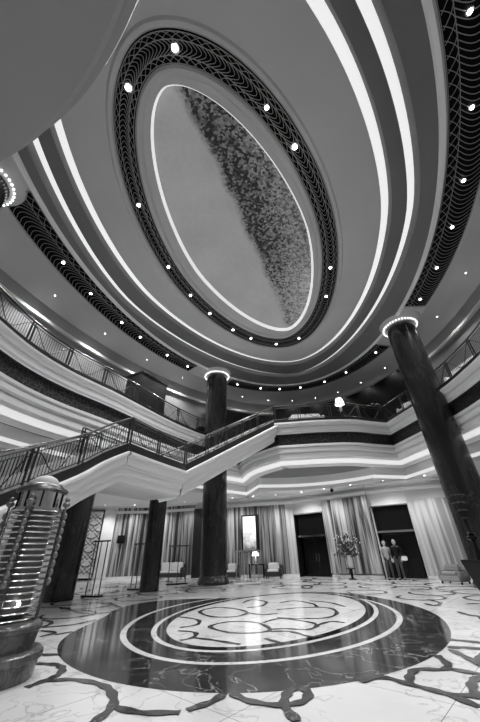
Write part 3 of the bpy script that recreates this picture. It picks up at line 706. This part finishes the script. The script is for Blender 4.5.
bm = BM(); ball(bm, (.47 * math.cos(-.35), .47 * math.sin(-.35), .98), .028); obj('bulb', bm, 'bulb', t, smooth=True)
#ld = bpy.data.lights.new('lamp_glow', 'POINT'); ld.energy = 40; ld.shadow_soft_size = .1; lo = bpy.data.objects.new('lamp_glow', ld); COL.objects.link(lo); lo.parent = t; lo.location = (.43, -.2, 2.2)

# ------------------------------------------------------------------ slim upright stands on the left
def stand(p, q, h, nposts, lab, mt='steel', base='rail_dark', rows=(1.0,)):
    dx, dy = q[0] - p[0], q[1] - p[1]; l = math.hypot(dx, dy); a = math.atan2(dy, dx)
    t = thing('metal_screen_stand', lab, 'stand', (p[0], p[1], 0), a, 'slim metal screen stands')
    bm = BM(); box(bm, -.12, l + .12, -.18, .18, 0, .07); obj('base_plate', bm, base, t)
    for k in range(nposts):
        bm = BM(); bar(bm, (l * k / (nposts - 1), 0, .07), (l * k / (nposts - 1), 0, h), .028, 8); obj('post', bm, mt, t)
    for f_ in rows:
        bm = BM(); box(bm, -.15, l + .15, -.035, .035, h * f_ - .07, h * f_); obj('cross_bar', bm, mt, t)
stand((-10.0, 2.56), (-9.3, 2.66), 2.3, 3, 'slim tall metal stand with three posts, right of the short column behind the pedestal', 'bronze')
stand((-9.85, 5.6), (-8.95, 5.72), 2.2, 4, 'slim tall metal stand just left of the slim short column', 'bronze')
stand((-9.35, 8.5), (-8.6, 9.3), 2.1, 3, 'slim tall metal stand right of the slim short column, before the pale sofa', 'bronze')
stand((-4.85, 8.8), (-3.7, 9.45), 1.7, 7, 'low metal screen of many posts on a bright base, right of the centre column', 'steel', 'plaster')

# ------------------------------------------------------------------ seats
def sofa(x, y, rz_, W0, lab, body='dark_fabric', cush='white_fabric', D=.85, H=.8, z=0, ncush=2):
    t = thing('sofa', lab, 'sofa', (x, y, z), rz_)
    def rb(name, x0, x1, y0, y1, z0, z1, m_):
        bm = BM(); box(bm, x0, x1, y0, y1, z0, z1); bmesh.ops.bevel(bm, geom=bm.edges[:], offset=min(.06, (z1 - z0) * .3), segments=3, affect='EDGES'); return obj(name, bm, m_, t, smooth=True)
    rb('seat_base', -W0 / 2, W0 / 2, 0, D, .1, .38, body); rb('backrest', -W0 / 2, W0 / 2, D - .22, D, .3, H, cush if body == 'white_fabric' else body)
    for s in (-1, 1):
        rb('armrest', *sorted((s * W0 / 2, s * (W0 / 2 - .18))), 0, D, .1, H * .78, body)
        for yy in (.08, D - .14):
            bm = BM(); box(bm, s * (W0 / 2 - .1) - .03, s * (W0 / 2 - .1) + .03, yy, yy + .06, 0, .11); obj('leg', bm, 'black', t)
    wc = (W0 - .4) / ncush
    for k in range(ncush):
        rb('seat_cushion', -W0 / 2 + .2 + k * wc, -W0 / 2 + .2 + (k + 1) * wc - .01, .02, D - .2, .38, .52, cush); rb('back_cushion', -W0 / 2 + .2 + k * wc, -W0 / 2 + .2 + (k + 1) * wc - .01, D - .4, D - .2, .5, H + .12, cush)
    return t
sofa(-12.3, 12.9, -.12 + .2, 2.3, 'pale sofa against the striped wood panel between the slim column and the centre column', H=.95)
sofa(-4.05, 13.45, .1, 1.2, 'small dark armchair with pale cushions below the wood panel, right of the bright window', H=.8, ncush=1)
sofa(6.3, 9.9, -.7, 1.2, 'rounded grey armchair at the right, beside the black planter', 'grey_fabric', 'grey_fabric', ncush=1, H=.7)
sofa(-7.2, 13.2, .1, 1.1, 'dark armchair seen behind the low metal screen, under the bright window', H=.8, ncush=1)
# upper level seats
sofa(-9.21, 7.6, RAD(100) - PI, 2.4, 'white sofa behind the left balcony railing near the tall column', 'white_fabric', z=9.48)
sofa(0.46, 10.2, RAD(20) , 2.6, 'white sofa behind the railing of the far balcony', 'white_fabric', z=9.48)
sofa(10.02, 6.74, RAD(-62) , 3.6, 'long white sofa behind the right balcony railing', 'white_fabric', z=9.48, H=1.0, ncush=3)
sofa(7.15, 11.82, RAD(-40), 1.4, 'white armchair behind the railing just left of the right column', 'white_fabric', z=9.48, ncush=1, H=1.0)
# console with table lamp behind the screen
t = thing('console_table', 'dark console table against the wood panel under the bright window', 'table', (-5.45, 14.05, 0), .115)
bm = BM(); box(bm, -.6, .6, -.2, .2, .78, .84); obj('tabletop', bm, 'black_gloss', t)
for sx in (-.52, .52):
    for sy in (-.14, .14):
        bm = BM(); box(bm, sx - .03, sx + .03, sy - .03, sy + .03, 0, .78); obj('leg', bm, 'black', t)
def table_lamp(x, y, z, lab, s=1, power=25):
    t = thing('table_lamp', lab, 'lamp', (x, y, z))
    bm = BM(); lathe(bm, [(.1 * s, 0), (.1 * s, .03 * s), (.03 * s, .06 * s), (.08 * s, .2 * s), (.05 * s, .36 * s), (.015 * s, .42 * s), (.015 * s, .5 * s)], 18); obj('lamp_base', bm, 'ceramic', t, smooth=True)
    bm = BM(); lathe(bm, [(.24 * s, .46 * s), (.15 * s, .78 * s)], 20, cap=False); obj('lamp_shade', bm, 'lamp_shade', t, smooth=True)
table_lamp(-5.5, 14.05, .84, 'white table lamp on the dark console under the bright window', 1.1)
# low table and lamp on the far balcony
t = thing('side_table', 'small round table behind the far balcony railing', 'table', (2.89, 11.02, 9.48))
bm = BM(); lathe(bm, [(.35, .6), (.35, .65)], 20); obj('tabletop', bm, 'black_gloss', t); bm = BM(); lathe(bm, [(.2, 0), (.2, .03), (.04, .06), (.04, .6)], 12); obj('pedestal', bm, 'bronze', t)
table_lamp(2.89, 11.02, 10.13, 'glowing table lamp above the railing of the far balcony', 1.5)
for x, y, s, lab in ((4.75, 13.1, 1.0, 'big dark round planter behind the far balcony railing, left of the right column'), (-8.2, 9.4, .55, 'small dark planter behind the left balcony railing beside the tall column')):
    t = thing('round_planter', lab, 'planter', (x + .5 * (x > 0), y + .3, 9.48))
    bm = BM(); lathe(bm, [(.3 * s, 0), (.34 * s, .05), (.5 * s, .7 * s), (.72 * s, 1.25 * s), (.74 * s, 1.5 * s), (.62 * s, 1.52 * s), (.1, 1.35 * s)], 28); obj('bowl', bm, 'black', t, smooth=True)
    bm = BM(); rr = random.Random(4)
    for k in range(30): ball(bm, (rr.uniform(-.4, .4) * s, rr.uniform(-.4, .4) * s, (1.5 + rr.uniform(0, .25)) * s), .13 * s, (1, 1, .7), 6, 4)
    obj('foliage', bm, 'leaf', t)
bm = BM(); box(bm, -1.25, 1.25, -.8, .8, 0, 3.3); box(bm, -1.32, 1.32, -.87, .87, 3.3, 3.42); box(bm, -1.3, 1.3, -.85, .85, 0, .15)
o = obj('lift_kiosk', bm, ['stringer']); o.location = (-10.3, 4.9, 9.48); o.rotation_euler = (0, 0, 1.45); tag(o, 'dark boxy enclosure standing behind the left balcony railing', 'kiosk')
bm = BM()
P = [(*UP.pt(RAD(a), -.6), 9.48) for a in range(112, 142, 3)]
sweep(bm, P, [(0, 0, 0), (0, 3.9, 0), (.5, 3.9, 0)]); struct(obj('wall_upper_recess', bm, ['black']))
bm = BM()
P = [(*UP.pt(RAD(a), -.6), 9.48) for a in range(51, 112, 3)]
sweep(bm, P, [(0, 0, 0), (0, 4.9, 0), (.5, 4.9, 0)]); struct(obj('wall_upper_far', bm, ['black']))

# ------------------------------------------------------------------ bright window on the wood panel
t = bpy.data.objects.new('window_1', None); COL.objects.link(t); struct(t); t.location = (-6.55, 14.36, 0); t.rotation_euler = (0, 0, .1156)
bm = BM(); box(bm, 0, 1.05, -.10, -.08, 1.7, 4.05); obj('pane', bm, 'glass_bright', t)
bm = BM(); box(bm, -.1, 0, -.16, -.02, 1.6, 4.15); box(bm, 1.05, 1.3, -.16, -.02, 1.6, 4.15); box(bm, 0, 1.05, -.16, -.02, 4.05, 4.15); box(bm, 0, 1.05, -.16, -.02, 1.6, 1.7); obj('window_frame', bm, 'black', t)
# small things on the walls
bm = BM(); box(bm, -.3, .3, -.08, 0, 0, .6); o = obj('wall_box', bm, 'black'); o.location = (-17.2, 12.62, 2.5); o.rotation_euler = (0, 0, .46); tag(o, 'small dark square box on the far left wood panel', 'wall box')
t = thing('security_camera', 'small dark security camera on the white band above the flower vase', 'camera', (.95, 13.35, 5.25), -.3)
bm = BM(); lathe(bm, [(.1, .15), (.1, .1), (.13, .08), (.13, .02), (.02, .0)], 16); obj('housing', bm, 'black', t); bm = BM(); ball(bm, (0, 0, .0), .1, u=12, v=8); obj('lens_dome', bm, 'black_gloss', t, smooth=True)

# ------------------------------------------------------------------ vase with bouquet
t = thing('flower_stand', 'small dark stand under the white flower vase between the doorways', 'stand', (1.35, 12.75, 0))
bm = BM(); lathe(bm, [(.25, 0), (.25, .04), (.08, .08), (.08, .5), (.26, .54), (.26, .58)], 20); obj('pedestal', bm, 'black_gloss', t)
t = thing('flower_vase', 'white vase holding a wide airy bouquet in front of the striped panel', 'flowers', (1.35, 12.75, .6))
bm = BM(); lathe(bm, [(.10, 0), (.13, .05), (.15, .3), (.11, .55), (.14, .66), (.11, .66), (.08, .3)], 24); obj('vase', bm, 'ceramic', t, smooth=True)
rr = random.Random(11); bs = BM(); bl = BM(); bf = BM()
for k in range(150):
    a = rr.uniform(0, 6.28); el = rr.uniform(.05, 1.45); L = rr.uniform(.55, 1.15)
    e = Vector((math.cos(a) * math.cos(el), math.sin(a) * math.cos(el) * .6, math.sin(el) * 1.25)) * L + Vector((0, 0, .65))
    e.y *= .6
    bar(bs, (0, 0, .5), e * .95 + Vector((0, 0, .02)), .006, 3)
    if k % 2: ball(bf, e, rr.uniform(.025, .045), u=6, v=4)
    else: ball(bl, e * .93, rr.uniform(.04, .08), (1, .5, 1.3), 6, 4)
obj('stems', bs, 'leaf', t); obj('leaves', bl, 'leaf', t); obj('blossoms', bf, 'petal', t)

# ------------------------------------------------------------------ black planter at the right with tall branches
PX, PY = 6.75, 1.95
t = thing('square_planter', 'black tapered square planter cut off at the right edge', 'planter', (PX, PY, 0), .35)
bm = BM(); A = vring(bm, [(-.42, -.42, 0), (.42, -.42, 0), (.42, .42, 0), (-.42, .42, 0)]); B = vring(bm, [(-.68, -.68, 1.15), (.68, -.68, 1.15), (.68, .68, 1.15), (-.68, .68, 1.15)]); C = vring(bm, [(-.68, -.68, 1.22), (.68, -.68, 1.22), (.68, .68, 1.22), (-.68, .68, 1.22)]); D = vring(bm, [(-.6, -.6, 1.22), (.6, -.6, 1.22), (.6, .6, 1.22), (-.6, .6, 1.22)]); E_ = vring(bm, [(-.58, -.58, 1.1), (.58, -.58, 1.1), (.58, .58, 1.1), (-.58, .58, 1.1)])
bm.faces.new(A[::-1]); strip(bm, A, B); strip(bm, B, C); strip(bm, C, D); strip(bm, D, E_); bm.faces.new(E_); obj('box', bm, 'black', t)
t = thing('branch_vase', 'tall dark vase with thin twiggy branches standing on the black planter', 'flowers', (PX - .38, PY + .02, 1.11))
bm = BM(); lathe(bm, [(.13, 0), (.16, .04), (.12, .2), (.07, .45), (.06, .62), (.17, .68), (.17, .73), (.08, .77), (.12, .83), (.07, .86)], 20); obj('vase', bm, 'black_gloss', t, smooth=True)
rr = random.Random(2); bs = BM(); bf = BM()
for k in range(26):
    p = Vector((0, 0, .8)); d = Vector((rr.uniform(-.16, .1), rr.uniform(-.14, .14), 1)).normalized()
    for j in range(5):
        q = p + d * .24; bar(bs, p, q, .009 - .0013 * j, 4); p = q; d = (d + Vector((rr.uniform(-.2, .2), rr.uniform(-.2, .2), 0))).normalized()
        if j > 0: ball(bf, q + Vector((rr.uniform(-.03, .03), 0, 0)), .02, u=5, v=3)
obj('branches', bs, 'black', t); obj('buds', bf, 'leaf', t)

# ------------------------------------------------------------------ two people in the right doorway
def blob(name, segs, mt, parent, vox=.012):
    """one continuous skin: tapered limbs fused by a voxel remesh"""
    bm = BM()
    for p, q, r1, r2 in segs:
        n = 10; bar(bm, p, q, r1, n, r2); ball(bm, p, r1, u=10, v=8); ball(bm, q, r2, u=10, v=8)
    me = bpy.data.meshes.new('tmp'); bm.to_mesh(me); bm.free(); o = bpy.data.objects.new('tmp', me); COL.objects.link(o)
    md = o.modifiers.new('r', 'REMESH'); md.mode = 'VOXEL'; md.voxel_size = vox
    dg = bpy.context.evaluated_depsgraph_get(); dg.update(); m2 = bpy.data.meshes.new_from_object(o.evaluated_get(dg)); bpy.data.objects.remove(o)
    m2.materials.clear(); m2.materials.append(MATS[mt]); m2.name = name
    for p in m2.polygons: p.use_smooth = True
    o = bpy.data.objects.new(name, m2); COL.objects.link(o); o.parent = parent
    return o
def person(x, y, rz_, lab, top, bottom, turn=0, H=1.0, bag=False):
    t = thing('person', lab, 'person', (x, y, 0), rz_); t.scale = (H, H, H)
    def V(*a): return Vector(a)
    el = [V(-.25, .02, 1.12), V(.26, .05, 1.12)]; wr = [V(-.22, -.12, .9), V(.2, -.16, .92)]
    sg = [(V(0, 0, 1.0), V(0, 0, 1.38), .135, .13), (V(-.13, 0, 1.42), V(.13, 0, 1.42), .07, .07), (V(-.07, 0, .95), V(.07, 0, .95), .11, .11), (V(0, 0, 1.4), V(0, -.01, 1.56), .06, .05), (V(0, -.01, 1.64), V(0, -.02, 1.7), .085, .09), (V(0, -.1, 1.645), V(0, -.115, 1.63), .016, .018), (V(0, -.04, 1.58), V(0, -.05, 1.6), .06, .06)]
    for s, e, w_ in ((-1, el[0], wr[0]), (1, el[1], wr[1])):
        sg += [(V(s * .18, 0, 1.4), e, .05, .04), (e, w_, .038, .026), (w_, w_ + V(0, -.03, -.08), .03, .034), (V(s * .085, -.01, 1.65), V(s * .095, 0, 1.66), .02, .02)]
        pm = w_ + V(0, -.03, -.09)
        for k, ln in enumerate((.06, .07, .065, .05)):
            a = pm + V((k - 1.5) * .018, 0, 0); b = a + V(0, -.015, -ln * .6); sg += [(a, b, .009, .008), (b, b + V(0, .015, -ln * .5), .008, .007)]
        sg += [(w_ + V(-s * .02, -.03, -.04), w_ + V(-s * .045, -.055, -.09), .011, .009)]
        kn = V(s * .1, -.03, .5); an = V(s * .11, .02, .09)
        sg += [(V(s * .09, 0, .93), kn, .085, .055), (kn, an, .052, .035), (an, V(s * .12, -.13, .04), .035, .03)]
    blob('body', sg, 'skin', t, .011)
    tp = [(V(0, 0, 1.0), V(0, 0, 1.38), .15, .145), (V(-.14, 0, 1.41), V(.14, 0, 1.41), .078, .078)]
    for s, e, w_ in ((-1, el[0], wr[0]), (1, el[1], wr[1])): tp += [(V(s * .18, 0, 1.4), e, .06, .052), (e, e.lerp(w_, .85), .05, .038)]
    blob('jacket' if top == 'black' else 'shirt', tp, top, t, .016)
    bt = [(V(-.07, 0, .96), V(.07, 0, .96), .122, .122)]
    for s in (-1, 1): bt += [(V(s * .09, 0, .93), V(s * .1, -.03, .5), .098, .07), (V(s * .1, -.03, .5), V(s * .11, .02, .12), .068, .055)]
    blob('trousers', bt, bottom, t, .016)
    blob('hair', [(V(0, .02, 1.7), V(0, .01, 1.74), .098, .085), (V(0, .05, 1.6), V(0, .04, 1.7), .07, .08)], 'hair', t, .014)
    for s in (-1, 1): blob('shoe', [(V(s * .11, .03, .045), V(s * .125, -.16, .035), .045, .036)], 'black', t, .012)
    bm = BM()
    for s in (-1, 1): ball(bm, (s * .032, -.098, 1.675), .011, u=8, v=6)
    obj('eyes', bm, 'black', t)
    return t
person(3.62, 12.55, .15, 'person in a pale top and dark trousers standing in the right doorway', 'grey_fabric', 'dark_fabric', H=1.12)
p2 = person(4.2, 12.45, -.1, 'person in a dark jacket standing at the right in the same doorway', 'black', 'dark_fabric', H=1.14)
t = thing('shoulder_bag', 'small pale bag held by the person in the dark jacket', 'bag', (4.58, 12.1, .95))
bm = BM(); box(bm, -.15, .15, -.06, .06, 0, .22); bmesh.ops.bevel(bm, geom=bm.edges[:], offset=.03, segments=2, affect='EDGES'); obj('pouch', bm, 'white_fabric', t, smooth=True)
bm = BM(); tube(bm, [(-.13, 0, .2), (-.1, 0, .3), (0, 0, .34), (.1, 0, .3), (.13, 0, .2)], .012, 6); obj('strap', bm, 'black', t)

# ------------------------------------------------------------------ lower hall downlights
LOW = [(-18, 10.9, 'over the far left screen'), (-15.9, 12.2, 'over the wood panel with the small box'), (-13.6, 12.9, 'over the pale sofa'), (-11.4, 13.2, 'over the right end of the pale sofa'), (-6.9, 13.1, 'just right of the tall centre column'),
       (-5.2, 13.3, 'over the console table'), (-3.4, 13.5, 'over the small dark armchair'), (.5, 12.7, 'over the left part of the vase panel'), (2.4, 12.1, 'over the right part of the vase panel'), (4.5, 11.6, 'in front of the right doorway'),
       (6.9, 11.2, 'over the pale panel at the right'), (-1.3, 13.4, 'in front of the left doorway'), (-11.8, 7.5, 'over the slim metal stands'), (-12.5, 2.5, 'behind the short column at the left')]
for x, y, pl in LOW:
    downlight(x, y, 5.38, 'small light in the white lower ceiling ' + pl, 'lights in the lower ceiling', .04, 260, 2.3)

for i, a in enumerate(range(-30, 215, 12)):
    x, y = UP.pt(RAD(a), -1.0)
    downlight(x, y, 14.99, '%s small light over the upper balcony, counted anticlockwise from the right' % (ORD + ['fifteenth', 'sixteenth', 'seventeenth', 'eighteenth', 'nineteenth', 'twentieth', 'twenty-first'])[i], 'lights over the upper balcony', .035, 560 if a > 140 else 90 if a > 40 else 160, 2.2)
